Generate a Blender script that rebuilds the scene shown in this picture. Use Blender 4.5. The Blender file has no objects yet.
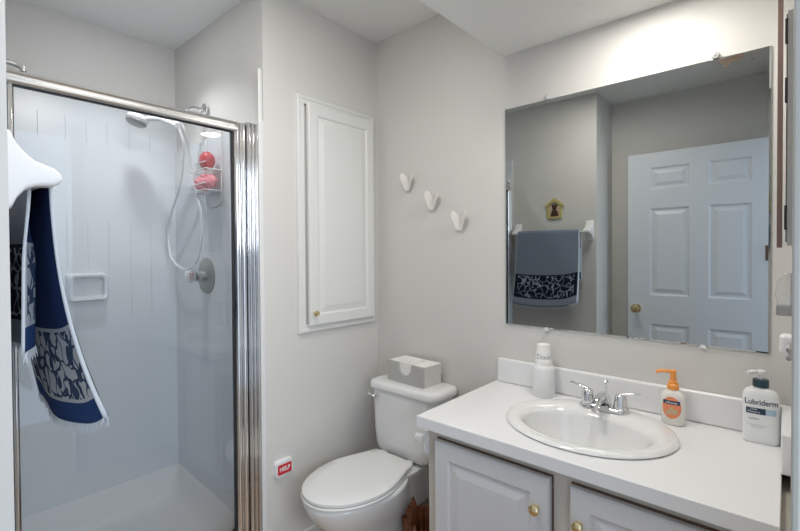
import bpy, bmesh, math, random
from mathutils import Vector, Matrix
random.seed(7)
PI = math.pi
S = bpy.context.scene
COL = S.collection
sin, cos = math.sin, math.cos

ZCEIL = 2.435
# ------------------------------------------------------------------ camera
EYE = Vector((0, 0, 1.33))
F, YAW, PITCH, ROLL, CY = 440.43, .722322, .01408, -.0061755, 259.29
fw = Vector((-sin(YAW)*cos(PITCH), cos(YAW)*cos(PITCH), -sin(PITCH)))
rt = Vector((cos(YAW), sin(YAW), 0)); up = rt.cross(fw)
rt2 = cos(ROLL)*rt + sin(ROLL)*up; up2 = -sin(ROLL)*rt + cos(ROLL)*up
cd = bpy.data.cameras.new('camera'); cam = bpy.data.objects.new('camera', cd); COL.objects.link(cam)
mm = Matrix.Identity(4)
for i in range(3):
    mm[i][0], mm[i][1], mm[i][2], mm[i][3] = rt2[i], up2[i], -fw[i], EYE[i]
cam.matrix_world = mm
cd.sensor_width = 36; cd.lens = F/800*36; cd.shift_y = (CY-265.5)/800; cd.clip_start = .005
S.camera = cam
# ------------------------------------------------------------------ world, lights, exposure
w = bpy.data.worlds.new('world'); S.world = w; w.use_nodes = True
w.node_tree.nodes['Background'].inputs[0].default_value = (.62, .78, 1, 1)
w.node_tree.nodes['Background'].inputs[1].default_value = 1.0
def area(name, loc, target, sx, sy, power, col):
    l = bpy.data.lights.new(name, 'AREA'); l.shape = 'RECTANGLE'; l.size = sx; l.size_y = sy
    l.energy = power; l.color = col
    o = bpy.data.objects.new(name, l); COL.objects.link(o); o.location = loc
    o.rotation_euler = (Vector(target)-Vector(loc)).to_track_quat('-Z', 'Y').to_euler()
    return o
# assumed daylight: area light added outside the open doorway, no window modelled
area('assumed_doorway_daylight', (1.9, -.1, 1.85), (-1.5, .8, 1.1), 1.0, .9, 24, (.86, .93, 1))
area('ceiling_fill_light', (-.88, .62, ZCEIL-.03), (-1.05, .66, 0), .3, .3, 6.5, (1, .95, .89))  # unseen overhead fill, added to even out the room's brightness
S.view_settings.view_transform = 'Standard'; S.view_settings.look = 'None'
S.view_settings.gamma = 1; S.view_settings.use_curve_mapping = False
S.view_settings.exposure = 0.68
LAMP_W = 80

# ------------------------------------------------------------------ materials
def mat(name, col, rough=.5, metal=0, spec=.5, bump=0, bscale=200, var=0, trans=0, coat=0, emit=0, alpha=1):
    m = bpy.data.materials.new(name); m.use_nodes = True
    nt = m.node_tree; b = nt.nodes['Principled BSDF']
    b.inputs['Base Color'].default_value = (*col, 1); b.inputs['Roughness'].default_value = rough
    b.inputs['Metallic'].default_value = metal; b.inputs['Specular IOR Level'].default_value = spec
    b.inputs['Transmission Weight'].default_value = trans; b.inputs['Coat Weight'].default_value = coat
    b.inputs['Alpha'].default_value = alpha
    if emit:
        b.inputs['Emission Color'].default_value = (*col, 1); b.inputs['Emission Strength'].default_value = emit
    if bump or var:
        tc = nt.nodes.new('ShaderNodeTexCoord'); nz = nt.nodes.new('ShaderNodeTexNoise')
        nz.inputs['Scale'].default_value = bscale; nz.inputs['Detail'].default_value = 3
        nt.links.new(tc.outputs['Object'], nz.inputs['Vector'])
        if bump:
            bp = nt.nodes.new('ShaderNodeBump'); bp.inputs['Strength'].default_value = bump
            bp.inputs['Distance'].default_value = .002
            nt.links.new(nz.outputs['Fac'], bp.inputs['Height']); nt.links.new(bp.outputs[0], b.inputs['Normal'])
        if var:
            mx = nt.nodes.new('ShaderNodeMix'); mx.data_type = 'RGBA'
            mx.inputs[6].default_value = (*[c*(1-var) for c in col], 1); mx.inputs[7].default_value = (*[min(1, c*(1+var)) for c in col], 1)
            nt.links.new(nz.outputs['Fac'], mx.inputs[0]); nt.links.new(mx.outputs[2], b.inputs['Base Color'])
    return m
M = {}
M['wall'] = mat('wall_paint', (.66, .645, .615), .55, bump=.12, bscale=350)
M['ceil'] = mat('ceiling_paint', (.82, .82, .80), .7, bump=.15, bscale=250)
M['white_paint'] = mat('white_enamel', (.74, .74, .72), .32)
M['door'] = mat('door_enamel', (.72, .75, .79), .4)
M['cabinet'] = mat('cabinet_enamel', (.66, .66, .67), .35)
M['face'] = mat('face_frame', (.60, .56, .50), .45)
M['porcelain'] = mat('porcelain', (.80, .80, .79), .08, coat=.4)
M['seat'] = mat('seat_plastic', (.80, .80, .78), .22)
M['counter'] = mat('counter_laminate', (.82, .82, .82), .28, var=.015, bscale=400)
M['fibre'] = mat('fibreglass', (.69, .715, .745), .22)
M['pan'] = mat('pan_fibreglass', (.66, .66, .66), .45, bump=.3, bscale=150)
M['chrome'] = mat('chrome', (.80, .80, .81), .09, 1)
M['nickel'] = mat('dull_aluminium', (.66, .66, .65), .28, 1)
M['brass'] = mat('brass', (.80, .66, .38), .2, 1)
M['black'] = mat('black_rubber', (.012, .012, .014), .5)
M['mirror'] = mat('silvered_glass', (.48, .50, .495), .0, 1)
M['plastic'] = mat('white_plastic', (.80, .80, .80), .3)
M['paper'] = mat('tissue_paper', (.84, .83, .80), .8, bump=.2, bscale=120)
M['card'] = mat('printed_card', (.62, .61, .58), .55, var=.06, bscale=60)
M['brown_card'] = mat('brown_paper', (.17, .055, .022), .6, bump=.8, bscale=40, var=.45)
M['ceramic'] = mat('butterfly_ceramic', (.78, .75, .70), .3)
M['grey'] = mat('grey_metal', (.36, .36, .35), .35, .5)
M['wood'] = mat('brown_strip', (.16, .10, .08), .4)
M['red'] = mat('red_sticker', (.62, .02, .03), .4)
M['ink_white'] = mat('white_ink', (.85, .85, .85), .5)
M['navy'] = mat('navy_ink', (.012, .035, .085), .45)
M['teal'] = mat('dark_teal_plastic', (.015, .05, .065), .3)
M['pale_blue'] = mat('pale_blue_ink', (.42, .55, .65), .5)
M['orange'] = mat('orange_plastic', (.90, .34, .07), .35)
M['orange_label'] = mat('orange_label', (.85, .28, .13), .4, var=.12, bscale=60)
M['milk'] = mat('milky_bottle', (.82, .79, .74), .2, var=.03)
M['lotion'] = mat('lotion_bottle', (.83, .84, .84), .28)
M['greyink'] = mat('grey_ink', (.30, .33, .36), .5)
M['pink'] = mat('pink_mesh', (.78, .27, .32), .7, bump=1, bscale=90, var=.25)
M['redplastic'] = mat('red_plastic', (.50, .065, .085), .4)
M['clear'] = mat('clear_plastic', (.9, .9, .9), .05, trans=.9)
M['clip'] = mat('frosted_clip', (.75, .75, .73), .15, trans=.25)
M['backing'] = mat('door_shadow_brown', (.12, .07, .04), .6)  # dark brown standing in for the shade along the vanity door edges
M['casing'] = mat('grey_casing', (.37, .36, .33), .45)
M['card_grey'] = mat('grey_card', (.46, .45, .43), .55, var=.06, bscale=60)
M['yellow'] = mat('plaque_yellow', (.52, .45, .16), .6, var=.25, bscale=80)
M['plaque_brown'] = mat('plaque_brown', (.06, .025, .015), .6, var=.3, bscale=90)
M['tan'] = mat('plaque_tan', (.60, .45, .28), .6)
M['tarnish'] = mat('mirror_tarnish', (.07, .045, .028), .6, var=.4, bscale=60)
M['dark'] = mat('dark_slot', (.05, .05, .05), .5)
M['hose'] = mat('white_hose', (.74, .75, .76), .3)
M['lens_dim'] = mat('assumed_shower_lens', (.95, .97, 1), .4, emit=12)  # glowing lens of the assumed shower downlight
M['lens'] = mat('lamp_lens', (1, .965, .91), .4, emit=LAMP_W)

def glass_mat():
    m = bpy.data.materials.new('shower_glass'); m.use_nodes = True; nt = m.node_tree; nt.nodes.clear()
    o = nt.nodes.new('ShaderNodeOutputMaterial'); t = nt.nodes.new('ShaderNodeBsdfTransparent'); g = nt.nodes.new('ShaderNodeBsdfGlossy')
    t.inputs[0].default_value = (.955, .965, .965, 1); g.inputs['Roughness'].default_value = .0
    fr = nt.nodes.new('ShaderNodeFresnel'); fr.inputs[0].default_value = 1.55
    mx = nt.nodes.new('ShaderNodeMixShader')
    nt.links.new(fr.outputs[0], mx.inputs[0]); nt.links.new(t.outputs[0], mx.inputs[1]); nt.links.new(g.outputs[0], mx.inputs[2])
    nt.links.new(mx.outputs[0], o.inputs[0]); return m
M['glass'] = glass_mat()

def floor_mat():
    m = mat('floor_vinyl', (.42, .24, .11), .4); nt = m.node_tree; b = nt.nodes['Principled BSDF']
    tc = nt.nodes.new('ShaderNodeTexCoord'); br = nt.nodes.new('ShaderNodeTexBrick')
    br.inputs['Color1'].default_value = (.38, .255, .14, 1); br.inputs['Color2'].default_value = (.33, .215, .12, 1)
    br.inputs['Mortar'].default_value = (.25, .14, .07, 1); br.inputs['Scale'].default_value = 3.2; br.inputs['Mortar Size'].default_value = .008
    br.offset = 0; br.inputs['Brick Width'].default_value = 1; br.inputs['Row Height'].default_value = 1
    nt.links.new(tc.outputs['Object'], br.inputs['Vector']); nt.links.new(br.outputs[0], b.inputs['Base Color']); return m
M['floor'] = floor_mat()

def towel_mat(name, ground, band_bg, band_fg, line, hem, edge, thr, blob):
    m = mat(name, ground, .95, spec=.15, bump=.8, bscale=700); nt = m.node_tree; N = nt.nodes; L = nt.links
    b = N['Principled BSDF']; uv = N.new('ShaderNodeUVMap'); sp = N.new('ShaderNodeSeparateXYZ'); L.new(uv.outputs[0], sp.inputs[0])
    def between(src, a, c):
        g = N.new('ShaderNodeMath'); g.operation = 'GREATER_THAN'; g.inputs[1].default_value = a; L.new(src, g.inputs[0])
        l = N.new('ShaderNodeMath'); l.operation = 'LESS_THAN'; l.inputs[1].default_value = c; L.new(src, l.inputs[0])
        k = N.new('ShaderNodeMath'); k.operation = 'MULTIPLY'; L.new(g.outputs[0], k.inputs[0]); L.new(l.outputs[0], k.inputs[1]); return k.outputs[0]
    def mix(fac, a, c):
        x = N.new('ShaderNodeMix'); x.data_type = 'RGBA'; L.new(fac, x.inputs[0])
        for i, q in ((6, a), (7, c)):
            if isinstance(q, tuple): x.inputs[i].default_value = (*q, 1)
            else: L.new(q, x.inputs[i])
        return x.outputs[2]
    nz = N.new('ShaderNodeTexNoise'); nz.inputs['Scale'].default_value = 26; nz.inputs['Detail'].default_value = 1
    vm = N.new('ShaderNodeVectorMath'); vm.operation = 'MULTIPLY_ADD'; vm.inputs[1].default_value = (.05, .05, 0)
    L.new(uv.outputs[0], nz.inputs['Vector']); L.new(nz.outputs['Color'], vm.inputs[0]); L.new(uv.outputs[0], vm.inputs[2])
    vo = N.new('ShaderNodeTexVoronoi'); vo.feature = 'DISTANCE_TO_EDGE'; vo.inputs['Scale'].default_value = 24
    L.new(vm.outputs[0], vo.inputs['Vector'])
    th = N.new('ShaderNodeMath'); th.operation = 'LESS_THAN'; th.inputs[1].default_value = thr; L.new(vo.outputs[0], th.inputs[0])
    n2 = N.new('ShaderNodeTexNoise'); n2.inputs['Scale'].default_value = 20; n2.inputs['Detail'].default_value = 0; L.new(uv.outputs[0], n2.inputs['Vector'])
    t2 = N.new('ShaderNodeMath'); t2.operation = 'GREATER_THAN'; t2.inputs[1].default_value = blob; L.new(n2.outputs[0], t2.inputs[0])
    mxx = N.new('ShaderNodeMath'); mxx.operation = 'MAXIMUM'; L.new(th.outputs[0], mxx.inputs[0]); L.new(t2.outputs[0], mxx.inputs[1])
    pat = mix(mxx.outputs[0], band_bg, band_fg)
    u, v = sp.outputs[0], sp.outputs[1]
    c = mix(between(v, -1, .05), ground, hem)
    c = mix(between(v, .05, .215), c, line)
    bx = N.new('ShaderNodeMath'); bx.operation = 'MULTIPLY'; L.new(between(v, .058, .207), bx.inputs[0]); L.new(between(u, .03, .47), bx.inputs[1])
    c = mix(bx.outputs[0], c, pat)
    c = mix(between(u, -1, .008), c, edge); c = mix(between(u, .492, 2), c, edge)
    L.new(c, b.inputs['Base Color']); return m
NAVY = (.024, .052, .165); SLATE = (.21, .25, .32); PALE = (.56, .61, .67)
M['towel_front'] = towel_mat('towel_slate_face', SLATE, (.010, .015, .032), (.30, .34, .41), (.012, .017, .035), (.25, .29, .36), PALE, .05, .9)
M['towel_back'] = towel_mat('towel_navy_face', NAVY, PALE, (.05, .085, .17), PALE, (.028, .07, .22), PALE, .07, .60)
M['towel_edge'] = mat('towel_edge', PALE, .95, bump=.6, bscale=500)

# ------------------------------------------------------------------ mesh helpers
def link(name, bm, m, parent=None, smooth=None, bevel=0, seg=2, sub=0):
    bmesh.ops.recalc_face_normals(bm, faces=bm.faces[:])
    me = bpy.data.meshes.new(name); bm.to_mesh(me); bm.free()
    o = bpy.data.objects.new(name, me); COL.objects.link(o)
    for k in (m if isinstance(m, (list, tuple)) else [m]): me.materials.append(M[k] if isinstance(k, str) else k)
    if parent is not None: o.parent = parent
    if bevel:
        b = o.modifiers.new('bevel', 'BEVEL'); b.width = bevel; b.segments = seg; b.limit_method = 'ANGLE'; b.angle_limit = .6; b.harden_normals = False
    if sub:
        s = o.modifiers.new('sub', 'SUBSURF'); s.levels = sub; s.render_levels = sub
    if smooth is not None:
        for f in me.polygons: f.use_smooth = True
        me.set_sharp_from_angle(angle=math.radians(smooth))
    return o
def tag(o, label=None, cat=None, group=None, kind=None):
    if label: o['label'] = label
    if cat: o['category'] = cat
    if group: o['group'] = group
    if kind: o['kind'] = kind
    return o
def thing(name, label, cat, loc=(0, 0, 0), rz=0, group=None, kind=None):
    o = bpy.data.objects.new(name, None); COL.objects.link(o); o.location = loc; o.rotation_euler = (0, 0, rz)
    o.empty_display_size = .05
    return tag(o, label, cat, group, kind)
def B(bm, x0, x1, y0, y1, z0, z1):
    vs = [bm.verts.new((x, y, z)) for z in (z0, z1) for y in (y0, y1) for x in (x0, x1)]
    for q in ((0, 2, 3, 1), (4, 5, 7, 6), (0, 1, 5, 4), (1, 3, 7, 5), (3, 2, 6, 7), (2, 0, 4, 6)):
        bm.faces.new([vs[i] for i in q])
    return vs
def box(*a):
    bm = bmesh.new(); B(bm, *a); return bm
def loft(bm, rings, cap0=True, cap1=True, closed=True):
    R = [[bm.verts.new(p) for p in r] for r in rings]
    for a, b in zip(R, R[1:]):
        n = len(a)
        for i in range(n if closed else n-1):
            bm.faces.new((a[i], a[(i+1) % n], b[(i+1) % n], b[i]))
    if cap0: bm.faces.new(R[0][::-1])
    if cap1: bm.faces.new(R[-1])
    return R
def ell(cx, cy, z, a, b, n=48):
    return [(cx+a*cos(2*PI*i/n), cy+b*sin(2*PI*i/n), z) for i in range(n)]
def lathe(bm, prof, cx=0, cy=0, n=32, cap=True):
    return loft(bm, [ell(cx, cy, z, max(r, 1e-4), max(r, 1e-4), n) for r, z in prof], cap, cap)
def tube(bm, pts, r, n=10, rr=None):
    pts = [Vector(p) for p in pts]; rings = []; ref = None
    for i, p in enumerate(pts):
        d = (pts[min(i+1, len(pts)-1)]-pts[max(i-1, 0)]).normalized()
        if ref is None: ref = Vector((0, 0, 1)) if abs(d.z) < .9 else Vector((1, 0, 0))
        a = d.cross(ref).normalized(); b = d.cross(a).normalized(); ref = -b if False else a.cross(d)
        q = rr[i] if rr else r
        rings.append([p+q*(cos(2*PI*k/n)*a+sin(2*PI*k/n)*b) for k in range(n)])
    loft(bm, rings)
def cyl(bm, p0, p1, r, n=24, r1=None):
    tube(bm, [p0, p1], r, n, [r, r if r1 is None else r1])
def rrect(w, d, r, z, cx=0, cy=0, k=6, bow=0):
    out = []
    for (sx, sy, a0) in ((1, 1, 0), (-1, 1, PI/2), (-1, -1, PI), (1, -1, 1.5*PI)):
        for i in range(k+1):
            a = a0+i*PI/2/k
            x = sx*(w/2-r)+r*cos(a); y = sy*(d/2-r)+r*sin(a)
            if y < 0 and bow: y -= bow*(1-(2*x/w)**2)
            out.append((cx+x, cy+y, z))
    return out
def spline(pts, n=8):
    P = [Vector(p) for p in pts]; P = [2*P[0]-P[1]]+P+[2*P[-1]-P[-2]]; out = []
    for i in range(1, len(P)-2):
        for k in range(n):
            t = k/n; a, b, c, d = P[i-1:i+3]
            out.append(.5*((2*b)+(c-a)*t+(2*a-5*b+4*c-d)*t*t+(-a+3*b-3*c+d)*t**3))
    out.append(P[-2]); return out
def panel_rings(bm, x0, x1, z0, z1, steps, cap=True):
    """nested rectangles facing -y: steps = [(inset, y)...]"""
    R = [[(x0+i, y, z0+i), (x1-i, y, z0+i), (x1-i, y, z1-i), (x0+i, y, z1-i)] for i, y in steps]
    loft(bm, R, False, cap)
def raised_door(w, h, t, stile):
    bm = bmesh.new()
    panel_rings(bm, 0, w, 0, h, [(0, 0), (0, -t+.004), (.004, -t), (stile-.004, -t), (stile, -t+.0015), (stile+.004, -t+.006), (stile+.010, -t+.006), (stile+.034, -t+.001), (stile+.036, -t+.0005)])
    bm.faces.new([bm.verts.new(p) for p in ((0, 0, 0), (0, 0, h), (w, 0, h), (w, 0, 0))])
    bmesh.ops.remove_doubles(bm, verts=bm.verts, dist=1e-5)
    return bm
def text_mesh(txt, size, warp, bold=0, sx=1, ext=.0):
    c = bpy.data.curves.new('lettering', 'FONT'); c.body = txt; c.size = size; c.align_x = 'CENTER'; c.align_y = 'CENTER'; c.offset = bold; c.resolution_u = 3
    o = bpy.data.objects.new('tmp', c); COL.objects.link(o)
    bpy.context.view_layer.update()
    me = bpy.data.meshes.new_from_object(o.evaluated_get(bpy.context.evaluated_depsgraph_get()))
    bm = bmesh.new(); bm.from_mesh(me)
    bpy.data.objects.remove(o); bpy.data.curves.remove(c); bpy.data.meshes.remove(me)
    for v in bm.verts: v.co = Vector(warp(v.co.x*sx, v.co.y))
    return bm

# ------------------------------------------------------------------ structure
XL, YM, ZC, XR, YT, YS, XB = -1.63, 1.67, 2.435, .012, .124, 1.0, -2.5
def struct(name, bm, m, label=None, **k):
    o = link(name, bm, m, **k); o['kind'] = 'structure'
    if label: o['label'] = label
    return o
struct('floor', box(-2.62, 1.2, -.35, YM+.1, -.06, 0), 'floor')
struct('ceiling', box(-2.62, .13, -.35, YM+.1, ZC, ZC+.08), 'ceil')
struct('wall_back', box(-1.63, .13, YM, YM+.1, 0, ZC), 'wall')
struct('wall_left', box(-2.62, XL, YS, YM+.1, 0, ZC), 'wall')
struct('wall_shower', box(-2.62, XB, YT, YS, 0, ZC), 'wall')
struct('wall_front', box(-2.62, -1.0, -.35, YT, 0, ZC), 'wall')
struct('wall_rear', box(-1.0, .13, -.35, -.23, 0, ZC), 'wall')
bm = bmesh.new(); B(bm, XR, .13, .70, YM, 0, ZC); B(bm, XR, .13, -.23, -.105, 0, ZC); B(bm, XR, .13, -.105, .70, 2.06, ZC)
struct('wall_right', bm, 'wall')
struct('ceiling_soffit', box(-.893, XR, 1.114, YM, 2.141, ZC), 'ceil', bevel=.002)
bm = bmesh.new(); B(bm, XR-.008, XR, .695, .76, 0, 2.12); B(bm, XR-.008, XR, -.165, .76, 2.05, 2.12); B(bm, XR-.008, XR, -.165, -.1, 0, 2.12)
struct('trim_1', bm, 'casing', bevel=.002)
struct('baseboard_left', box(XL, XL+.012, YS+.02, YM-.012, 0, .085), 'white_paint', bevel=.003)
struct('baseboard_back', box(XL, -.92, YM-.012, YM, 0, .085), 'white_paint', bevel=.003)

# the bathroom door, swung fully open against the rear wall
DW, DH = .775, 2.0
d1 = thing('door_1', 'white six-panel door standing open, seen in the mirror', 'door', (-.08, -.135, .008), PI, kind='structure')
bm = bmesh.new()
T = .035
xs = [0, .083, .303, .405, .638, DW]; zs = [0, .22, .825, 1.02, 1.62, 1.75, 1.90, DH]
for i in range(5):
    for j in range(7):
        a = (xs[i], xs[i+1], zs[j], zs[j+1])
        if i in (1, 3) and j in (1, 3, 5):
            panel_rings(bm, *a, [(0, -T), (.006, -T+.003), (.012, -T+.010), (.024, -T+.010), (.046, -T+.002), (.05, -T+.002)])
        else:
            bm.faces.new([bm.verts.new(p) for p in ((a[0], -T, a[2]), (a[1], -T, a[2]), (a[1], -T, a[3]), (a[0], -T, a[3]))])
for q in (((0, 0, 0), (0, 0, DH), (DW, 0, DH), (DW, 0, 0)), ((0, 0, 0), (0, -T, 0), (0, -T, DH), (0, 0, DH)), ((DW, 0, 0), (DW, 0, DH), (DW, -T, DH), (DW, -T, 0)),
          ((0, 0, DH), (0, -T, DH), (DW, -T, DH), (DW, 0, DH)), ((0, 0, 0), (DW, 0, 0), (DW, -T, 0), (0, -T, 0))):
    bm.faces.new([bm.verts.new(p) for p in q])
bmesh.ops.remove_doubles(bm, verts=bm.verts, dist=1e-5)
link('panelled_slab', bm, 'door', d1)
bm = bmesh.new()
prof = [(.0, 0), (.031, 0), (.031, .004), (.012, .009), (.010, .03), (.022, .04), (.028, .052), (.026, .064), (.012, .071), (0, .072)]
loft(bm, [[(.72+r*cos(2*PI*i/24), -T-z, .925+r*sin(2*PI*i/24)) for i in range(24)] for r, z in [(max(r, 1e-4), z) for r, z in prof]])
tag(link('door_knob', bm, 'brass', d1, 40), 'polished brass door knob')
for z in (.2, 1.31):
    bm = bmesh.new(); cyl(bm, (.0, -T-.006, z-.045), (.0, -T-.006, z+.045), .007, 12); B(bm, 0, .022, -T-.002, -T, z-.045, z+.045)
    tag(link('hinge', bm, 'wood', d1, 40), 'dark metal hinge')

# ------------------------------------------------------------------ recessed lamp in the soffit
def downlight(label, loc, lens):
    lt = thing('recessed_downlight', label, 'ceiling light', loc)
    bm = bmesh.new(); loft(bm, [ell(0, 0, 0, .085, .085), ell(0, 0, -.004, .083, .083), ell(0, 0, -.005, .062, .062), ell(0, 0, -.002, .058, .058), ell(0, 0, 0, .058, .058)], False, False)
    link('trim_ring', bm, 'white_paint', lt, 40)
    bm = bmesh.new(); lathe(bm, [(.0575, -.0005), (.0575, -.0025), (.03, -.0035), (0, -.004)])
    link('lamp_lens', bm, lens, lt, 40)
    return lt
downlight('round recessed downlight in the soffit over the sink, mirrored in the shower glass', (-.33, 1.40, 2.141), 'lens')
dl = downlight('assumed round recessed downlight in the ceiling inside the shower, out of view', (-2.06, .64, ZC), 'lens_dim')  # unseen lamp, assumed from the shadow under the hand shower
sl = bpy.data.lights.new('assumed_shower_spot', 'SPOT'); sl.energy = 17; sl.spot_size = 2.0; sl.spot_blend = .7; sl.shadow_soft_size = .05; sl.color = (.95, .97, 1)  # spot added to carry the assumed shower lamp's light
so_ = bpy.data.objects.new('assumed_shower_spot', sl); COL.objects.link(so_); so_.parent = dl; so_.location = (0, 0, -.012)

# ------------------------------------------------------------------ shower
ss = thing('shower_surround', 'pale grey moulded wall surround lining the shower', 'shower wall', (0, 0, 0))
SH = 2.05
bm = bmesh.new(); B(bm, XB, XB+.012, YT, YS, .19, SH)
for y in (.31, .41, .51, .59, .675, .77, .865):
    for z0, z1 in ((1.02, 1.50), (1.86, 1.97)):
        if z0 < 1.2 and .5 < y < .68: z0 = 1.26
        tube(bm, [(XB+.012, y, z0), (XB+.0135, y, z0+.02), (XB+.0135, y, z1-.02), (XB+.012, y, z1)], .0022, 6)
link('back_panel', bm, 'fibre', ss, 40)
bm = bmesh.new(); B(bm, XB+.012, XL-.0, YS-.012, YS, .15, 1.88)
link('side_panel', bm, 'fibre', ss)
bm = bmesh.new(); B(bm, XB+.012, XL-.0, YT, YT+.012, .15, SH)
link('side_panel', bm, 'fibre', ss)
bm = bmesh.new(); B(bm, XL-.002, XL+.005, YS-.024, YS-.006, .15, 2.09)
tag(link('edge_flange', bm, 'white_paint', ss, bevel=.004), 'white edge strip of the surround')
bm = bmesh.new()   # moulded soap dish on the back panel
def yz_rr(x, w_, h_, r, k=5): return [(x, p[0], p[1]) for p in rrect(w_, h_, r, 0, .582, 1.178, k)]
loft(bm, [yz_rr(XB+.012, .165, .135, .02), yz_rr(XB+.05, .155, .125, .02), yz_rr(XB+.055, .145, .115, .018), yz_rr(XB+.052, .125, .095, .015), yz_rr(XB+.022, .115, .085, .015)])
link('soap_dish', bm, 'fibre', ss, 50)

pn = bmesh.new()
PX, PY = (XB+XL-.0)/2, (YT+YS)/2; PW, PD = (XL-XB)-.004+.0, YS-YT-.004
def pan_ring(ins, z, r, zf=None):
    R = rrect(PW-2*ins, PD-2*ins, max(r, .01), z, PX, PY, 5)
    if zf is not None: R = [(x, y, zf if x > PX+PW/2-ins-r-.02 else z) for x, y, z in R]
    return R
loft(pn, [pan_ring(0, 0, .01), pan_ring(0, .19, .01, .14), pan_ring(.014, .19, .02, .14), pan_ring(.03, .15, .04, .13), pan_ring(.06, .085, .07), pan_ring(.10, .055, .08), pan_ring(.16, .048, .09)])
B(pn, XL-.07, XL+.045, YT+.003, YS-.003, .0, .14)
tag(link('shower_pan', pn, 'pan', None, 50), 'pale grey shower base with a raised white curb below the glass door', 'shower pan')

sd = thing('shower_door', 'clear glass shower door in a chrome frame', 'shower door', (XL, 0, 0))
GB, GT = .168, 1.815
link('glass_pane', box(-.003, .003, .217, .862, GB, GT), 'glass', sd)
bm = bmesh.new()
prof = [(-.018, 1.808), (.018, 1.808), (.022, 1.814), (.022, 1.822), (.016, 1.826), (.016, 1.832), (.020, 1.837), (.016, 1.845), (-.016, 1.845), (-.022, 1.837)]
loft(bm, [[(x, y, z) for x, z in prof] for y in (.2, .872)])
tag(link('header_rail', bm, 'nickel', sd), 'brushed metal top rail')
def ridged(y0, y1, n, z0, z1, depth, base):
    b_ = bmesh.new(); pr = []; N = n*8
    for i in range(N+1):
        u = i/N; ph = u*n % 1
        pr.append((base+depth*abs(sin(PI*u*n))**.6, y0+(y1-y0)*u))
    pr += [(-.02, y1), (-.02, y0)]
    loft(b_, [[(x, y, z) for x, y in pr] for z in (z0, z1)]); return b_
link('door_stile', ridged(.862, .915, 2, .16, 1.845, .016, .004), 'chrome', sd, 60)
link('side_jamb', ridged(.917, .966, 3, .141, 1.853, .018, .006), 'chrome', sd, 60)
link('side_jamb', ridged(.14, .203, 2, .14, 1.89, .010, -.004), 'nickel', sd, 60)
link('door_stile', ridged(.2035, .217, 1, .15, 1.81, .008, .0), 'chrome', sd, 60)
link('bottom_track', ridged(.2, .2, 1, 0, 0, 0, 0) if False else box(-.02, .02, .2035, .915, .141, .166), 'chrome', sd, bevel=.004)
bm = bmesh.new(); B(bm, -.005, .005, .217, .862, 1.8045, 1.809); B(bm, -.005, .005, .8575, .863, .168, 1.8045); B(bm, -.005, .005, .217, .862, .1645, .169)
tag(link('gasket', bm, 'black', sd), 'black rubber seal around the glass')
bm = bmesh.new(); tube(bm, spline([(.0, .19, 1.862), (.0, .205, 1.868), (.0, .225, 1.866), (.004, .236, 1.858), (.006, .238, 1.848)], 6), .0075, 10)
tag(link('rail_clip', bm, 'grey', sd, 50), 'small chrome clip on the end of the rail')

# hand shower
VX = -2.13
hs = thing('hand_shower', 'white hand shower with a looping hose on the shower side wall', 'shower head', (VX, YS-.012, 2.03))
def ydisc(b_, prof, cx=0, cz=0, n=28):   # lathe about -y
    loft(b_, [[(cx+max(r, 1e-4)*cos(2*PI*i/n), -d, cz+max(r, 1e-4)*sin(2*PI*i/n)) for i in range(n)] for r, d in prof])
bm = bmesh.new(); ydisc(bm, [(.03, 0), (.03, .006), (.014, .012), (0, .013)])
tube(bm, spline([(0, -.008, 0), (-.01, -.06, -.005), (-.02, -.11, -.055)], 6), .010, 12)
link('shower_arm', bm, 'chrome', hs, 50)
bm = bmesh.new(); tube(bm, [(-.02, -.105, -.05), (-.026, -.125, -.085)], .019, 14); tube(bm, [(-.045, -.13, -.055), (.0, -.125, -.10)], .013, 12)
link('holder', bm, 'plastic', hs, 50)
bm = bmesh.new(); tube(bm, spline([(.0, -.125, -.105), (-.04, -.135, -.085), (-.09, -.17, -.062), (-.14, -.21, -.058)], 6), .012, 12)
link('wand_handle', bm, 'plastic', hs, 50)
bm = bmesh.new(); bmesh.ops.create_uvsphere(bm, u_segments=24, v_segments=12, radius=.048)
for v in bm.verts:
    v.co.z *= .52; v.co = Matrix.Rotation(-.3, 3, 'X') @ v.co + Vector((-.172, -.24, -.062))
hd = link('spray_head', bm, 'plastic', hs, 60)
bm = bmesh.new(); lathe(bm, [(.02, -.007), (.038, -.005), (.044, .001), (.044, .006), (.03, .008)])
for v in bm.verts: v.co = Matrix.Rotation(-.3, 3, 'X') @ (v.co+Vector((0, 0, -.020))) + Vector((-.172, -.24, -.062))
tag(link('spray_ring', bm, 'grey', hd, 40), 'chrome ring of the spray head')
bm = bmesh.new()
tube(bm, spline([(.0, -.122, -.11), (.0, -.10, -.2), (-.10, -.08, -.36), (-.24, -.07, -.50), (-.30, -.06, -.60), (-.26, -.06, -.72), (-.10, -.06, -.775), (.02, -.055, -.73), (.065, -.05, -.62), (.05, -.045, -.50), (-.03, -.045, -.34), (-.06, -.05, -.2), (-.01, -.09, -.12), (-.02, -.11, -.07)], 8), .006, 8)
link('hose', bm, 'hose', hs, 60)

sv = thing('shower_valve', 'round chrome shower valve with a clear knob on the shower side wall', 'shower valve', (-2.13, YS-.012, 1.225))
bm = bmesh.new(); ydisc(bm, [(.088, 0), (.088, .004), (.07, .012), (.03, .016), (0, .016)]); link('escutcheon', bm, 'grey', sv, 40)
bm = bmesh.new(); ydisc(bm, [(.026, .016), (.026, .045), (.018, .05), (0, .05)]); link('valve_stem', bm, 'nickel', sv, 40)
bm = bmesh.new(); ydisc(bm, [(.018, .05), (.03, .056), (.034, .075), (.03, .094), (.012, .1), (0, .1)], n=10); link('knob', bm, 'chrome', sv, 20)

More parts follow.
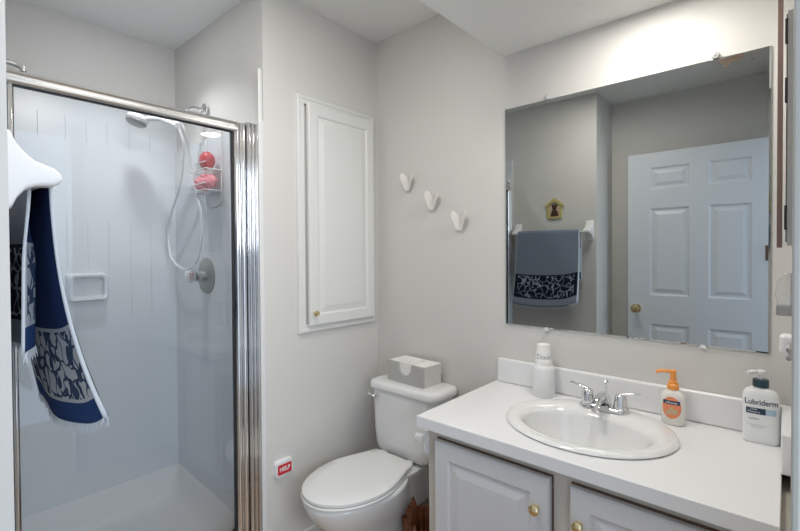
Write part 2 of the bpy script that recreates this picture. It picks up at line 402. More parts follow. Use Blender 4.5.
# wire caddy
cy0 = YS-.012
sc = thing('shower_caddy', 'white wire caddy hanging on the shower side wall', 'shower caddy', (-2.03, cy0, 1.62))
bm = bmesh.new()
tube(bm, spline([(-.075, -.008, .26), (-.03, -.008, .29), (.05, -.008, .29), (.075, -.008, .30), (.075, -.008, .0), (.06, -.008, -.06), (-.06, -.008, -.06), (-.075, -.008, 0), (-.075, -.008, .26)], 8), .003, 6)
link('frame', bm, 'hose', sc, 60)
for z in (.0, .095):
    bm = bmesh.new()
    for q in ((-.085, -.01), (.085, -.01)):
        tube(bm, [(q[0], -.008, z), (q[0], -.085, z)], .0025, 6)
    for y in (-.008, -.03, -.055, -.085):
        tube(bm, [(-.085, y, z), (.085, y, z)], .0025, 6)
    for y in (-.085,):
        tube(bm, [(-.085, y, z+.03), (.085, y, z+.03)], .0025, 6)
    link('shelf', bm, 'hose', sc)
bm = bmesh.new(); bmesh.ops.create_uvsphere(bm, u_segments=40, v_segments=24, radius=1)
for v in bm.verts:
    n_ = v.co.copy(); q = 1+.12*sin(9*n_.x+4*n_.z)*cos(11*n_.y+5*n_.z)
    v.co = Vector((n_.x*.083*q, n_.y*.036*q, n_.z*.037*q)) + Vector((-2.03, cy0-.046, 1.62+.043))
tag(link('bath_pouf', bm, 'pink', None, 80), 'pink mesh bath pouf squashed on the lower caddy shelf', 'sponge')
bm = bmesh.new(); ydisc(bm, [(.0, -.018), (.02, -.015), (.036, -.004), (.043, .015), (.038, .032), (.02, .044), (0, .047)])
o = link('bath_scrubber', bm, 'redplastic', None, 50); o.location = (-2.015, cy0-.03, 1.62+.095+.046)
tag(o, 'round red scrubber standing on the upper caddy shelf', 'scrubber')

# ------------------------------------------------------------------ recessed medicine cabinet on the left wall
mc = thing('wall_cabinet', 'tall white wall cabinet with one raised-panel door beside the corner', 'cabinet', (XL, 1.160, .975), PI/2)
FW, FH = .474, 1.06
bm = bmesh.new()
panel_rings(bm, 0, FW, 0, FH, [(0, 0), (0, -.012), (.004, -.016), (.014, -.016), (.018, -.012), (.036, -.012), (.036, 0)], False)
link('frame', bm, 'white_paint', mc)
o = link('door', raised_door(.408, .996, .02, .05), 'white_paint', mc); o.location = (.047, -.0125, .030)
kb = bmesh.new(); ydisc(kb, [(.006, 0), (.005, .012), (.011, .018), (.013, .024), (.009, .03), (0, .031)], 0, 0, 20)
k = link('knob', kb, 'brass', o, 40); k.location = (.020, -.02, .058); tag(k, 'small round brass knob')

# HELP call button
hb = thing('help_button', 'white wall button with a red HELP sticker left of the toilet', 'button', (XL, 1.075, .412), PI/2)
bm = bmesh.new()
def xz(R, y, dx=0, dz=0): return [(p[0]+dx, y, p[1]+dz) for p in R]
def blob(w_, h_, y):   # rounded oblong with bulging top and bottom
    return [(x, y, z+(.010*(1-(2*x/w_)**2))*(1 if z > 0 else -1)) for x, z, _ in rrect(w_, h_, .012, 0, 0, 0, 6)]
loft(bm, [blob(.088, .066, 0), blob(.088, .066, -.012), blob(.08, .058, -.018)])
link('housing', bm, 'plastic', hb, 50)
bm = bmesh.new(); loft(bm, [xz(rrect(.068, .042, .005, 0), -.0182), xz(rrect(.068, .042, .005, 0), -.0192)])
st = link('sticker', bm, 'red', hb); tag(st, 'red sticker reading HELP')
link('lettering', text_mesh('HELP', .026, lambda x, z: (x, -.0196, z), bold=.0008, sx=.9), 'ink_white', st)

# ------------------------------------------------------------------ butterflies
def butterfly(x, z, tilt, label, op=.55):
    t = thing('butterfly', label, 'wall decoration', (x, YM, z), 0, 'butterflies flying across the back wall')
    Rm = Matrix.Rotation(tilt, 3, 'Y')
    bm = bmesh.new(); tube(bm, [Rm @ Vector((0, -.010, q)) for q in (-.032, -.02, 0, .015, .022)], .004, 8, [.001, .003, .004, .004, .002])
    B(bm, -.002, .002, -.01, 0, -.002, .002)
    for s in (-1, 1): tube(bm, [Rm @ Vector((0, -.01, .02)), Rm @ Vector((s*.006, -.014, .036))], .0007, 5)
    link('body', bm, 'card', t, 50)
    for s in (-1, 1):
        bm = bmesh.new(); out = [(0, -.034), (.012, -.036), (.022, -.026), (.028, -.012), (.034, .0), (.044, .020), (.047, .038), (.040, .048), (.028, .046), (.014, .030), (.004, .008)]
        out = [(p.x, p.y) for p in spline([(a, b, 0) for a, b in out], 4)]
        def W(a, b, th): 
            ang = .95 if s < 0 else .98
            v = Vector((s*a*sin(ang)*1.0 + s*th*cos(ang), -.010-a*cos(ang)+th*sin(ang), b)); return Rm @ v
        loft(bm, [[W(a, b, -.0012) for a, b in out], [W(a, b, .0012) for a, b in out]])
        link('wing', bm, 'ceramic', t)
    return t
butterfly(-1.402, 1.672, .1, 'small white ceramic butterfly on the back wall, the highest of three')
butterfly(-1.252, 1.568, .18, 'small white ceramic butterfly on the back wall, the middle one of three')
butterfly(-1.100, 1.466, .1, 'small white ceramic butterfly on the back wall, the lowest of three and nearest the mirror')

# ------------------------------------------------------------------ mirror over the vanity
mr = thing('wall_mirror', 'large frameless mirror over the vanity', 'mirror', (0, YM, 0))
bm = bmesh.new(); panel_rings(bm, -.8826, -.0388, 1.0312, 1.9206, [(0, 0), (0, -.005), (.004, -.0065)])
link('glass', bm, 'mirror', mr)
for x, z in ((-.702, 1.929), (-.171, 1.931)):
    bm = bmesh.new(); ydisc(bm, [(.010, .0), (.012, .008), (.010, .013), (.004, .015), (0, .015)], x, z, 12); ydisc(bm, [(.004, .0145), (.003, .017), (0, .0175)], x, z, 8)
    tag(link('clip', bm, 'clip', mr, 30), 'round clear plastic mirror clip')
for x, z in ((-.706, 1.030), (-.199, 1.030)):
    bm = bmesh.new(); loft(bm, [[(x-.011, y, z-.004), (x+.011, y, z-.004), (x+.005, y, z+.006), (x-.005, y, z+.006)] for y in (0, -.011)])
    tag(link('clip', bm, 'plastic', mr), 'small white mirror clip at the bottom edge')
bm = bmesh.new()
def flat(pts, y=-.0069): bm.faces.new([bm.verts.new((a, y, b)) for a, b in pts])
flat([(-.16, 1.916), (-.10, 1.917), (-.102, 1.902), (-.118, 1.896), (-.128, 1.900), (-.138, 1.886), (-.143, 1.889), (-.15, 1.884), (-.152, 1.897), (-.163, 1.906)])
flat([(-.0835, 1.918), (-.0815, 1.918), (-.0815, 1.896), (-.0755, 1.894), (-.0755, 1.892), (-.0835, 1.893)])
tag(link('tarnish', bm, 'tarnish', mr), 'brown worn patch in the silvering')

# ------------------------------------------------------------------ vanity
VX0, VX1, VY0, VY1 = -.905, -.012, 1.17, YM
van = thing('vanity_cabinet', 'white vanity cabinet with two raised-panel doors under the sink', 'vanity', ((VX0+VX1)/2, VY0, 0))
ox = (VX0+VX1)/2
bm = bmesh.new()
B(bm, VX0-ox, VX0-ox+.016, .0, VY1-VY0, 0, .75); B(bm, VX1-ox-.016, VX1-ox, 0, VY1-VY0, 0, .75)
B(bm, VX0-ox+.016, VX1-ox-.016, VY1-VY0-.008, VY1-VY0, 0, .75); B(bm, VX0-ox+.016, VX1-ox-.016, .02, VY1-VY0-.008, .10, .116)
link('carcass', bm, 'cabinet', van)
bm = bmesh.new()
B(bm, VX0-ox, VX0-ox+.04, -.001, .018, .09, .75); B(bm, VX1-ox-.04, VX1-ox, -.001, .018, .09, .75); B(bm, -.035, .035, -.0005, .018, .09, .75)
B(bm, VX0-ox+.04, VX1-ox-.04, -.0008, .018, .69, .75); B(bm, VX0-ox+.04, VX1-ox-.04, -.0008, .018, .09, .13)
link('face_frame', bm, 'face', van)
link('filler_strip', box(VX1-ox+.0003, VX1-ox+.0235, .004, .495, 0, .7515), 'face', van)
link('toe_kick', box(VX0-ox+.016, VX1-ox-.016, .05, .065, 0, .09), 'face', van)
for x0, x1, kx in ((-.865, -.480, .350), (-.425, -.045, .026)):
    o = link('door', raised_door(x1-x0, .60, .02, .055), 'cabinet', van); o.location = (x0-ox, -.0062, .118)
    bk = link('door_shadow_strip', box(-.001, x1-x0+.004, 0, .004, -.002, .605), 'backing', o); tag(bk, 'brown strip painted in as the shadow line along the door edge')  # thin dark strip added as the door's shadow line
    kb = bmesh.new(); ydisc(kb, [(.009, 0), (.007, .004), (.006, .010), (.011, .014), (.0145, .018), (.0145, .022), (.010, .026), (0, .027)], 0, 0, 24)
    k = link('knob', kb, 'brass', o, 40); k.location = (kx, -.02, .512); tag(k, 'polished brass knob')

ct = thing('countertop', 'white laminate countertop with a backsplash on the vanity', 'countertop', (-.4615, 1.40, .752))
CX0, CX1, CY0, CY1, CT = -.925+.4615, -.009+.4615, 1.128-1.40, YM-1.40, .038
bm = bmesh.new()
def rect_pt(a):
    dx, dy = cos(a), sin(a)
    t = min([(CX1/dx if dx > 1e-9 else CX0/dx if dx < -1e-9 else 1e9), (CY1/dy if dy > 1e-9 else CY0/dy if dy < -1e-9 else 1e9)]); return (dx*t, dy*t)
angs = sorted([2*PI*i/72 for i in range(72)]+[math.atan2(y, x) % (2*PI) for x in (CX0, CX1) for y in (CY0, CY1)])
hole = lambda a, z: (.212*cos(a), .185*sin(a), z)
loft(bm, [[hole(a, 0) for a in angs], [hole(a, CT) for a in angs], [(*rect_pt(a), CT) for a in angs], [(*rect_pt(a), 0) for a in angs], [hole(a, 0) for a in angs]], False, False)
bmesh.ops.remove_doubles(bm, verts=bm.verts, dist=1e-6)
link('slab', bm, 'counter', ct, 40, bevel=.009, seg=4)
link('backsplash', box(-.915+.4615, -.009+.4615+.021, CY1-.02, CY1, CT+.0003, .137), 'counter', ct, bevel=.007, seg=3)
link('side_splash', box(-.009+.4615-.002, -.009+.4615+.02, -.005, CY1-.02, CT+.0003, .137), 'counter', ct, bevel=.004)

sk = thing('sink', 'oval white drop-in sink in the countertop', 'sink', (-.468, 1.40, .79))
bm = bmesh.new()
prof = [(.205, .175, 0, -.004), (.243, .213, 0, .0005), (.247, .217, 0, .005), (.243, .213, 0, .011), (.232, .202, 0, .014), (.205, .168, -.018, .013), (.190, .142, -.028, .008), (.183, .134, -.030, -.004), (.172, .124, -.03, -.04), (.150, .105, -.028, -.085), (.11, .078, -.024, -.118), (.055, .045, -.02, -.130), (.02, .02, -.02, -.132)]
loft(bm, [ell(0, c, z, a, b, 64) for a, b, c, z in prof], False, True)
# underside shell
loft(bm, [ell(0, c, z-.006, a-.004, b-.004, 64) for a, b, c, z in prof[7:]], False, True)
link('basin', bm, 'porcelain', sk, 60)
bm = bmesh.new(); lathe(bm, [(.026, -.131), (.026, -.128), (.02, -.127), (.014, -.124), (0, -.122)], 0, -.02); link('drain', bm, 'chrome', sk, 40)

fc = thing('faucet', 'chrome two-handle faucet at the back of the sink', 'faucet', (-.4615, 1.555, .8038))
bm = bmesh.new(); loft(bm, [[(p[0], p[1], z) for p in rrect(w_, d_, d_/2-.0005, 0, 0, 0, 8)] for w_, d_, z in ((.155, .056, 0), (.155, .056, .006), (.145, .048, .012), (.13, .04, .014))]); link('base_plate', bm, 'chrome', fc, 40)
bm = bmesh.new()
rings = []
for (y, z, wx, hz) in ((.012, .025, .040, .05), (-.005, .036, .038, .045), (-.035, .044, .032, .030), (-.075, .042, .027, .022), (-.105, .036, .024, .018), (-.112, .032, .018, .012)):
    rings.append([(p[0], y, z+p[1]) for p in rrect(wx, hz, min(wx, hz)*.4, 0, 0, 0, 4)])
loft(bm, rings); cyl(bm, (0, -.100, .03), (0, -.100, .017), .010, 16)
link('spout', bm, 'chrome', fc, 50)
for s in (-1, 1):
    bm = bmesh.new(); lathe(bm, [(.023, .012), (.022, .022), (.019, .040), (.018, .052), (.013, .058), (0, .06)], s*.052, 0, 20)
    hn = link('handle', bm, 'chrome', fc, 40)
    bm = bmesh.new()
    loft(bm, [[(s*x, p[0]+yy, z+p[1]) for p in rrect(wy, hz, .003, 0, 0, 0, 3)] for x, yy, z, wy, hz in ((.050, 0, .056, .016, .010), (.075, .002, .0635, .013, .008), (.105, .004, .068, .013, .007), (.112, .004, .069, .009, .0065))])
    link('lever', bm, 'chrome', hn, 40)
bm = bmesh.new(); cyl(bm, (0, .022, .012), (0, .022, .082), .003, 10); lathe(bm, [(.003, .078), (.008, .083), (.009, .087), (.006, .091), (0, .092)], 0, .022, 14); link('lift_rod', bm, 'chrome', fc, 40)

ZT = .7903
cdp = thing('cup_dispenser', 'white cup dispenser by the backsplash, left of the faucet', 'cup dispenser', (-.690, 1.598, ZT))
bm = bmesh.new(); lathe(bm, [(.038, 0), (.040, .003), (.040, .10), (.037, .112), (.031, .118), (.030, .116), (.0, .116)]); link('holder', bm, 'plastic', cdp, 50)
bm = bmesh.new(); lathe(bm, [(.0315, .1165), (.0325, .119), (.0315, .123), (.0295, .128), (.0315, .130), (.0290, .134), (.0235, .193), (.0215, .194), (.021, .192), (0, .192)])
cp = link('paper_cup', bm, 'paper', cdp, 40); tag(cp, 'upturned paper cup with grey lettering')
def cone(x, z):
    r = .0290-(z-.134)/(.193-.134)*.0055+.0003; a = x/r-PI/2+.0; return (r*cos(a), r*sin(a), z)
o = link('lettering', text_mesh('Dixie', .026, lambda x, z: cone(x, z+.149), bold=.0002), 'greyink', cp); o.rotation_euler = (0, 0, .40)
o = link('lettering', text_mesh('Dixie', .026, lambda x, z: cone(x, z+.149), bold=.0002), 'greyink', cp); o.rotation_euler = (0, 0, 2.5)

# soap
sp = thing('soap_bottle', 'clear soap pump bottle with an orange pump behind the sink', 'soap bottle', (-.268, 1.592, ZT), -.05)
def ov(w_, d_, z, n=40): return ell(0, 0, z, w_/2, d_/2, n)
bm = bmesh.new(); loft(bm, [ov(.052, .034, 0), ov(.060, .040, .004), ov(.066, .043, .03), ov(.068, .044, .06), ov(.066, .042, .085), ov(.058, .038, .098), ov(.038, .032, .106), ov(.028, .028, .109), ov(.028, .028, .113)]); link('body', bm, 'milk', sp, 50)
bm = bmesh.new(); lathe(bm, [(.0165, .110), (.0165, .124), (.013, .127), (.013, .134), (.0085, .136), (.0085, .160), (.0095, .162), (.0095, .168), (.006, .170), (0, .170)], n=24)
tube(bm, spline([(0, 0, .163), (-.02, -.008, .1645), (-.036, -.014, .163), (-.042, -.016, .157)], 4), .005, 10); link('pump', bm, 'orange', sp, 40)
def elly(a, b, off): return lambda x, z: (x, -b*math.sqrt(max(.0, 1-(x/a)**2))-off, z)
wf = elly(.034, .022, .0004)
def disc_label(bm, fx, cx, cz, rx, rz, n=24, rows=6):
    c = [[fx(cx+rx*q/rows*cos(2*PI*i/n), cz+rz*q/rows*sin(2*PI*i/n)) for i in range(n)] for q in range(rows, 0, -1)]
    loft(bm, c, False, True)
def rect_label(bm, fx, x0, x1, z0, z1, n=10):
    loft(bm, [[fx(x0+(x1-x0)*i/n, z) for i in range(n+1)] for z in (z0, z1)], False, False, False)
bm = bmesh.new(); disc_label(bm, wf, 0, .056, .026, .034); lb = link('label', bm, 'orange_label', sp); tag(lb, 'oval orange label')
wf2 = elly(.034, .022, .0008); bm = bmesh.new(); rect_label(bm, wf2, -.023, .023, .066, .078); link('brand_band', bm, 'navy', lb)
link('lettering', text_mesh('softsoap', .0095, lambda x, z: elly(.034, .022, .0012)(x, z+.072), bold=.0001), 'ink_white', lb)
bm = bmesh.new()
for cx_, cz_, r_ in ((.008, .044, .009), (-.008, .040, .007), (.0, .052, .006)): disc_label(bm, elly(.034, .022, .0008+r_*.03), cx_, cz_, r_, r_, 16, 3)
link('label_art', bm, 'tan', lb)

# lotion
lo = thing('lotion_bottle', 'white lotion pump bottle with a dark cap in the right corner of the counter', 'lotion bottle', (-.056, 1.600, ZT), .08)
A_, Bq = .041, .021
bm = bmesh.new()
def se(a, b, z, p=3.0, n=48):
    o_ = []
    for i in range(n):
        t = 2*PI*i/n; c_, s_ = cos(t), sin(t)
        o_.append((a*math.copysign(abs(c_)**(2/p), c_), b*math.copysign(abs(s_)**(2/p), s_), z))
    return o_
loft(bm, [se(.036, .018, 0), se(.040, .021, .004), se(A_, Bq, .02), se(A_, Bq, .125), se(.040, .021, .136), se(.034, .019, .147), se(.022, .016, .154), se(.016, .014, .156, 2), se(.016, .014, .158, 2)])
link('body', bm, 'lotion', lo, 40)
bm = bmesh.new(); lathe(bm, [(.0185, .1575), (.0185, .175), (.0175, .178), (.008, .179), (0, .179)], n=24); cp = link('cap', bm, 'teal', lo, 40); tag(cp, 'dark teal screw cap')
bm = bmesh.new(); lathe(bm, [(.006, .1785), (.006, .192), (.011, .194), (.011, .201), (.007, .204), (0, .204)], n=16); tube(bm, spline([(0, 0, .198), (-.018, -.012, .199), (-.03, -.02, .196)], 4), .0055, 10); link('pump', bm, 'plastic', lo, 40)
def sew(off): return lambda x, z: (x, -Bq*(max(0, 1-abs(x/A_)**3))**(1/3)-off, z)
bm = bmesh.new(); rect_label(bm, sew(.0006), -.033, .010, .083, .100); lb = link('label', bm, 'navy', lo); tag(lb, 'dark blue label block')
bm = bmesh.new(); rect_label(bm, sew(.0006), .0105, .033, .083, .100); link('label_block', bm, 'pale_blue', lb)
link('lettering', text_mesh('Lubriderm', .0215, lambda x, z: sew(.0008)(x, z+.116), bold=.0003, sx=.80), 'navy', lb)
link('lettering', text_mesh('Daily\nMoisture', .0075, lambda x, z: sew(.001)(x-.016, z+.0925)), 'ink_white', lb)
link('lettering', text_mesh('Lotion', .0085, lambda x, z: sew(.0008)(x-.016, z+.070), bold=.0002), 'greyink', lb)
link('lettering', text_mesh('for normal to dry skin\nfragrance free', .0052, lambda x, z: sew(.0008)(x-.008, z+.05)), 'greyink', lb)

# ------------------------------------------------------------------ toilet paper holder on the vanity side
tp = thing('toilet_paper_holder', 'white toilet paper holder on the left side of the vanity', 'paper holder', (VX0, 1.25, .69), 0)
for y in (-.075, .075):
    bm = bmesh.new()
    loft(bm, [[(x, y+p[0], p[1]) for p in rrect(w_, h_, r_, 0, 0, zz, 5)] for x, w_, h_, r_, zz in ((0, .05, .075, .018, 0), (-.006, .05, .075, .018, 0), (-.016, .026, .05, .012, 0), (-.042, .022, .034, .010, .002), (-.058, .022, .030, .010, .003), (-.062, .012, .02, .005, .003))])
    link('post', bm, 'porcelain', tp, 50)
bm = bmesh.new(); cyl(bm, (-.045, -.066, 0), (-.045, .066, 0), .008, 14); link('roller', bm, 'plastic', tp, 40)
bm = bmesh.new(); loft(bm, [[(-.045+r_*cos(2*PI*i/40), y, -.0105+r_*sin(2*PI*i/40)) for i in range(40)] for r_, y in ((.0195, -.052), (.036, -.052), (.037, -.05), (.037, .05), (.036, .052), (.0195, .052), (.0195, -.052))], False, False)
tag(link('toilet_paper_roll', bm, 'paper', None, 50), 'white toilet paper roll hanging beside the vanity', 'toilet paper').location = (VX0, 1.25, .69)

# ------------------------------------------------------------------ toilet
TX = -1.33
tl = thing('toilet', 'white two-piece toilet with its lid closed', 'toilet', (TX, 1.62, 0))
YF = .985-1.62   # front tip in local y
def egg(z, hw, yf, yb, flat=.0, n=56):
    """egg outline: semicircle-ish front at yf, back at yb; widest about 40% from back"""
    ym = yb-(yb-yf)*.42; o_ = []
    for i in range(n):
        t = 2*PI*i/n; c_, s_ = cos(t), sin(t)
        x = hw*math.copysign(abs(c_)**.92, c_)
        y = ym+(yb-ym)*math.copysign(abs(s_)**(.75 if flat else 1), s_) if s_ > 0 else ym+(ym-yf)*s_
        o_.append((x, y, z))
    return o_
bm = bmesh.new()
loft(bm, [egg(z, hw, yf, yb) for z, hw, yf, yb in (
    (0, .112, -.47, .0), (.012, .116, -.475, .0), (.035, .108, -.465, .0), (.09, .098, -.455, .0), (.14, .095, -.465, -.005), (.19, .104, -.495, -.02), (.24, .124, -.540, -.06), (.29, .148, -.585, -.11), (.335, .165, -.612, -.14), (.365, .172, -.626, -.15), (.378, .174, -.628, -.15), (.383, .170, -.624, -.152))])
link('bowl', bm, 'porcelain', tl, 70)
bm = bmesh.new()   # rear deck that carries the tank
loft(bm, [rrect(w_, d_, r_, z, 0, cy_, 6) for w_, d_, r_, z, cy_ in ((.18, .26, .03, .20, -.11), (.20, .27, .03, .30, -.115), (.25, .30, .03, .365, -.13), (.265, .31, .02, .383, -.135), (.265, .31, .02, .389, -.135))])
link('tank_deck', bm, 'porcelain', tl, 50)
def lidline(z, hw, yf, yb, bw, n=30):
    ym = yf+(yb-yf)*.50; L_ = []
    for i in range(n+1):
        a = PI/2*i/n; L_.append((hw*sin(a), ym-(ym-yf)*cos(a)))
    for i in range(1, 13):
        t = i/12; L_.append((hw+(bw-hw)*(t*t*(3-2*t)*.6+t*t*.4), ym+(yb-.012-ym)*t))
    L_ += [(bw-.004, yb-.003), (bw-.014, yb)]
    return [(x, y, z) for x, y in L_]+[(-x, y, z) for x, y in L_[::-1] if x > 1e-6]
bm = bmesh.new()
loft(bm, [lidline(z, hw, yf, -.165, .118) for z, hw, yf in ((.3845, .168, -.622), (.386, .174, -.63), (.395, .176, -.633), (.400, .172, -.628))]); link('seat', bm, 'seat', tl, 40)
bm = bmesh.new()
loft(bm, [lidline(z, hw, yf, -.165, bw) for bw, z, hw, yf in ((.112, .402, .168, -.622), (.118, .404, .174, -.63), (.118, .414, .174, -.63), (.112, .4195, .168, -.622), (.07, .422, .12, -.56))]); link('seat_lid', bm, 'seat', tl, 40)
for s in (-1, 1):
    bm = bmesh.new(); loft(bm, [rrect(.034, .032, .008, z, s*.078, -.148) for z in (.389, .408)] + [rrect(.026, .024, .006, .412, s*.078, -.148)]); link('hinge_cap', bm, 'seat', tl, 40)
bm = bmesh.new()   # tank
loft(bm, [rrect(w_, d_, r_, z, .022, cy_, 8, bow_) for w_, d_, r_, z, cy_, bow_ in ((.29, .12, .05, .392, -.055, .0), (.34, .15, .06, .405, -.055, .008), (.368, .168, .06, .43, -.055, .014), (.375, .175, .055, .50, -.053, .018), (.385, .182, .05, .693, -.051, .022))])
link('tank', bm, 'porcelain', tl, 50)
bm = bmesh.new()
loft(bm, [rrect(w_, d_, r_, z, .022, -.052, 8, bow_) for w_, d_, r_, z, bow_ in ((.382, .182, .05, .694, .022), (.408, .196, .05, .697, .025), (.412, .198, .05, .705, .026), (.410, .196, .05, .72, .025), (.396, .186, .045, .729, .024), (.352, .15, .04, .733, .02))])
link('tank_lid', bm, 'porcelain', tl, 60)
bm = bmesh.new(); ydisc(bm, [(.012, .0), (.013, .008), (.009, .012), (0, .013)], 0, 0, 16)
tube(bm, spline([(0, -.012, 0), (-.012, -.02, .003), (-.03, -.022, .008), (-.036, -.02, .010)], 4), .006, 10)
o = link('flush_lever', bm, 'chrome', tl, 50); o.location = (-.108, -.1555, .665); tag(o, 'chrome flush lever')

# tissue box on the tank
ZB = .7335
tb = thing('tissue_box', 'grey and white box of paper hand towels on the toilet tank lid', 'tissue box', (-1.305, 1.575, ZB), -.07)
W2, D2, H2 = .112, .062, .092
bm = bmesh.new(); B(bm, -W2, W2, -D2+.0115, D2, 0, H2-.0025)
link('carton', bm, 'card', tb, bevel=.001)
def card(b_, outline, y0, y1): loft(b_, [[(x, y, z) for x, z in outline] for y in (y0, y1)])
u_ = [(-.042, H2)]+[(.042*-cos(PI*i/14), H2-.055*sin(PI*i/14)**.8) for i in range(1, 14)]+[(.042, H2)]
bm = bmesh.new(); ot = [(-W2, H2), (-W2, 0), (W2, 0), (W2, H2)] + [(x-.0, z) for x, z in u_[::-1]]
card(bm, ot, -D2, -D2+.011); link('front_panel', bm, 'card_grey', tb)
bm = bmesh.new()
for i in range(6): card(bm, [(x*.97, z+.0) for x, z in u_], -D2+.0085, -D2+.0112) if i == 0 else None
tw = bm; tag(link('paper_towels', tw, 'paper', tb), 'white folded paper showing in the cut-out')
bm = bmesh.new(); B(bm, -W2, W2, -D2+.0115, D2, H2-.0022, H2)
for i in range(4): B(bm, -.045+.002*i, .045-.003*i, -D2+.012+.006*i, .03, H2+.0002+.0018*i, H2+.0016+.0018*i)
tag(link('top_panel', bm, 'paper', tb), 'white top of the box')

# crumpled brown paper sack between toilet and vanity
bm = bmesh.new()
rings = []; random.seed(3)
for j, z in enumerate([0, .01, .06, .12, .17, .21, .235, .25]):
    r = []
    for i in range(36):
        a = 2*PI*i/36; q = (1+.10*sin(3*a+j*.9)+.10*sin(7*a+j*1.7)+random.uniform(-.05, .05)*(1+j*.5))
        sc_ = .075 if j < 6 else .062
        r.append((sc_*q*cos(a)*1.0, .085*q*sin(a), z+(random.uniform(-.035, .035)+.03*sin(2*a+.6) if j > 3 else 0)))
    rings.append(r)
rings += [[(x*.8, y*.8, z-.03) for x, y, z in rings[-1]], [(x*.7, y*.7, z*.0+.10) for x, y, z in rings[-1]]]
loft(bm, rings)
o = link('paper_sack', bm, 'brown_card', None, 30); o.location = (-1.12, 1.42, 0); tag(o, 'crumpled brown sack on the floor between toilet and vanity', 'bag')

# ------------------------------------------------------------------ towel bar, towel and plaque on the front wall
ZBAR, YBAR = 1.472, YT+.058
tbz = thing('towel_bar', 'white towel bar with curved brackets on the wall by the shower', 'towel bar', (-1.34, YT, ZBAR))
for xc in (-1.580+1.34, -1.044+1.34):
    bm = bmesh.new(); pr = []
    for y, zt, zb in ((0, .080, -.060), (.006, .078, -.059), (.014, .058, -.040), (.026, .042, -.024), (.04, .030, -.017), (.055, .024, -.0145), (.068, .020, -.0135), (.076, .012, -.008), (.079, .003, -.002)):
        pr.append((y, zt, zb))
    def ring(y, zt, zb):
        hw = .026 if y < .03 else .024; r_ = min(.008, (zt-zb)/2*.9)
        return [(p[0], y, p[1]) for p in rrect(2*hw, zt-zb, r_, 0, xc, (zt+zb)/2, 4)]
    loft(bm, [ring(*p) for p in pr]); link('bracket', bm, 'plastic', tbz, 50)
bm = bmesh.new(); cyl(bm, (-.215, .058, 0), (.272, .058, 0), .008, 16); link('rod', bm, 'plastic', tbz, 40)

tw = thing('hand_towel', 'navy and slate blue patterned towel with fringed ends folded over the towel bar', 'towel', (0, 0, 0))
bm = bmesh.new(); uvl = bm.loops.layers.uv.new('UVMap')
NU, ZBF, ZBB = 44, .965, 1.14
def sstep(a, b, t): t = max(0, min(1, (t-a)/(b-a))); return t*t*(3-2*t)
def tpoint(u, s):
    """u 0 at the door side (x=-1.1) to 1; s<0 back layer (metres below bar), s>0 front layer"""
    x = -1.088-.475*u
    if abs(s) < .02:   # over the rod
        a = s/.02*PI/2; return Vector((x, YBAR+.0135*sin(a), ZBAR+.0135*cos(a)))
    if s > 0:
        d = s-.02; q = d/(ZBAR-ZBF)
        y = YBAR+.0135+.006*q+.075*q**2.2*(1-.45*u) + .010*q*sin(7*u+1.2)*(u > 0)
        return Vector((x+.014*q*q*(1-2*u), y, ZBAR-d-.034*q*sin(2.5*u)+.022*q*math.exp(-(u/.12)**2)))
    d = -s-.02; q = d/(ZBAR-ZBB)
    y = YBAR-.0135-.006*q + sstep(0, .5, q)*(.022*math.exp(-((u-.22)/.16)**2)-.012*(1-sstep(0, .2, u)))
    return Vector((x+.0*q, y, ZBAR-d))
srows = [-(ZBAR-ZBB+.02)+i*(ZBAR-ZBB)/26 for i in range(27)]+[-.02+.04*i/8 for i in range(1, 8)]+[.02+i*(ZBAR-ZBF)/40 for i in range(41)]
grid = [[bm.verts.new(tpoint(u/NU, s)) for u in range(NU+1)] for s in srows]
Lf, Lb = srows[-1], srows[0]
for j in range(len(srows)-1):
    for i in range(NU):
        f = bm.faces.new((grid[j][i], grid[j][i+1], grid[j+1][i+1], grid[j+1][i]))
        for lp, (a, b_) in zip(f.loops, ((i, j), (i+1, j), (i+1, j+1), (i, j+1))):
            s = srows[b_]; lp[uvl].uv = (a/NU*.5, (Lf-s) if s > 0 else (s-Lb))
me = bpy.data.meshes.new('cloth'); bm.to_mesh(me); bm.free()
cl = bpy.data.objects.new('cloth', me); COL.objects.link(cl); cl.parent = tw
for k in ('towel_back', 'towel_front', 'towel_edge'): me.materials.append(M[k])
for p in me.polygons: p.use_smooth = True
so = cl.modifiers.new('solid', 'SOLIDIFY'); so.thickness = .005; so.offset = -1; so.material_offset = 1; so.material_offset_rim = 2; so.use_even_offset = False
for send, name in ((Lf, 'f'), (Lb, 'b')):
    bm = bmesh.new()
    for i in range(150):
        u = i/149; p = tpoint(u, send); l_ = random.uniform(.010, .022); dx = random.uniform(-.004, .004); dy = random.uniform(-.004, .004)
        q = p+Vector((dx, dy, -l_)); tube(bm, [p+Vector((0, 0, .002)), (p+q)/2+Vector((dx*.3, 0, 0)), q], .0012, 4, [.0013, .0012, .0005])
    tag(link('fringe', bm, 'towel_edge', tw), 'pale fringe along the towel end', kind='stuff')

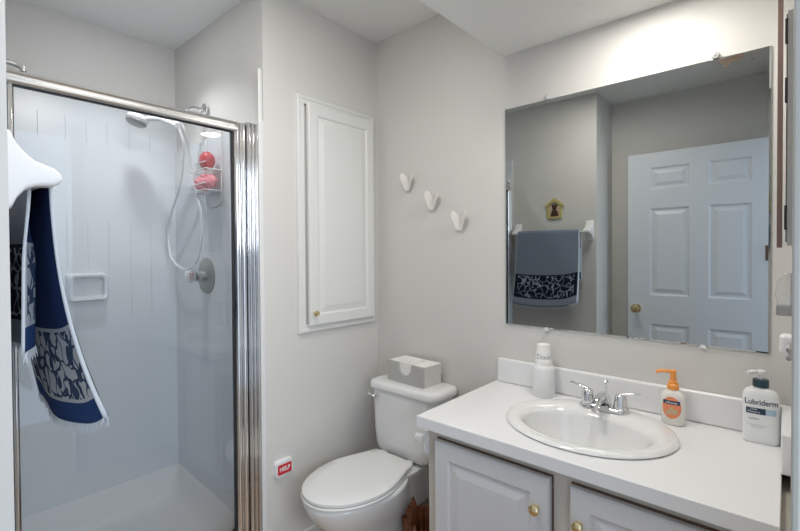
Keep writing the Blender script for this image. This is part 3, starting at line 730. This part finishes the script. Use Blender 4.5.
pl = thing('wall_plaque', 'small yellow house-shaped plaque hanging above the towel, seen in the mirror', 'wall plaque', (-1.295, YT, 1.645), PI)
pl.scale = (1.15, 1, 1.15)
bm = bmesh.new(); card(bm, [(-.045, -.055), (.045, -.055), (.045, .02), (-.045, .02)], 0, -.006); link('backing', bm, 'tan', pl)
bm = bmesh.new(); card(bm, [(-.062, .018), (-.05, .018), (0, .05), (.05, .018), (.062, .018), (.055, .034), (.012, .064), (.012, .07), (-.012, .07), (-.012, .064), (-.055, .034)], 0, -.012); card(bm, [(-.047, -.058), (.047, -.058), (.047, -.046), (-.047, -.046)], -.006, -.012); card(bm, [(-.047, -.046), (-.036, -.046), (-.036, .02), (-.047, .02)], -.006, -.012); card(bm, [(.036, -.046), (.047, -.046), (.047, .02), (.036, .02)], -.006, -.012); link('roof_frame', bm, 'yellow', pl)
bm = bmesh.new(); ydisc(bm, [(.016, .006), (.014, .014), (0, .016)], 0, .014, 18); ydisc(bm, [(.022, .006), (.019, .014), (0, .016)], 0, -.022, 20)
for s in (-1, 1): ydisc(bm, [(.006, .006), (.005, .012), (0, .013)], s*.012, .027, 12); ydisc(bm, [(.009, .006), (.007, .013), (0, .014)], s*.018, -.036, 12)
tag(link('figure', bm, 'plaque_brown', pl, 40), 'dark brown figure')

# ------------------------------------------------------------------ things on the right wall, seen edge-on
mcab = thing('medicine_cabinet', 'grey-sided mirrored medicine cabinet on the right wall', 'medicine cabinet', (XR, 1.20, 1.343), -PI/2)
bm = bmesh.new(); B(bm, -.43, 0, -.014, 0, 0, .475); link('body', bm, 'grey', mcab)
bm = bmesh.new(); B(bm, -.425, -.004, -.0165, -.0142, .005, .47); link('mirror_front', bm, 'mirror', mcab)
for z in (.03, .29, .41):
    tag(link('hinge', box(-.006, .001, -.0185, -.014, z, z+.05), 'black', mcab), 'black hinge')
o = link('mirror_strip', box(-.0225+0, -.0115, 1.50, 1.512, 1.338, 2.139), 'wood', None, bevel=.001); tag(o, 'narrow dark brown upright strip beside the mirror, reaching the soffit', 'trim strip')
nl = thing('night_light', 'clear night light with a grey base in the right corner by the mirror', 'night light', (XR, 1.45, 1.17), -PI/2)
link('base', box(-.022, .022, -.034, 0, 0, .026), 'grey', nl, bevel=.004)
bm = bmesh.new(); loft(bm, [[(x, -.002-y, z) for x, y, _ in rrect(w_, d_, .008, 0, 0, d_/2, 5)] for w_, d_, z in ((.04, .028, .0262), (.042, .034, .05), (.036, .03, .085), (.024, .018, .105))]); tag(link('shade', bm, 'clear', nl, 50), 'clear plastic shade')
br = thing('rod_bracket', 'small white bracket with two metal rods on the right wall above the lotion', 'bracket', (XR, 1.40, 1.085), -PI/2)
link('block', box(-.02, .02, -.027, 0, 0, .045), 'plastic', br, bevel=.008, seg=3)
for z in (.008, .026):
    bm = bmesh.new(); cyl(bm, (.021, -.010, z), (.085, -.010, z-.006), .005, 12); tag(link('rod', bm, 'chrome', br, 40), 'short metal rod')
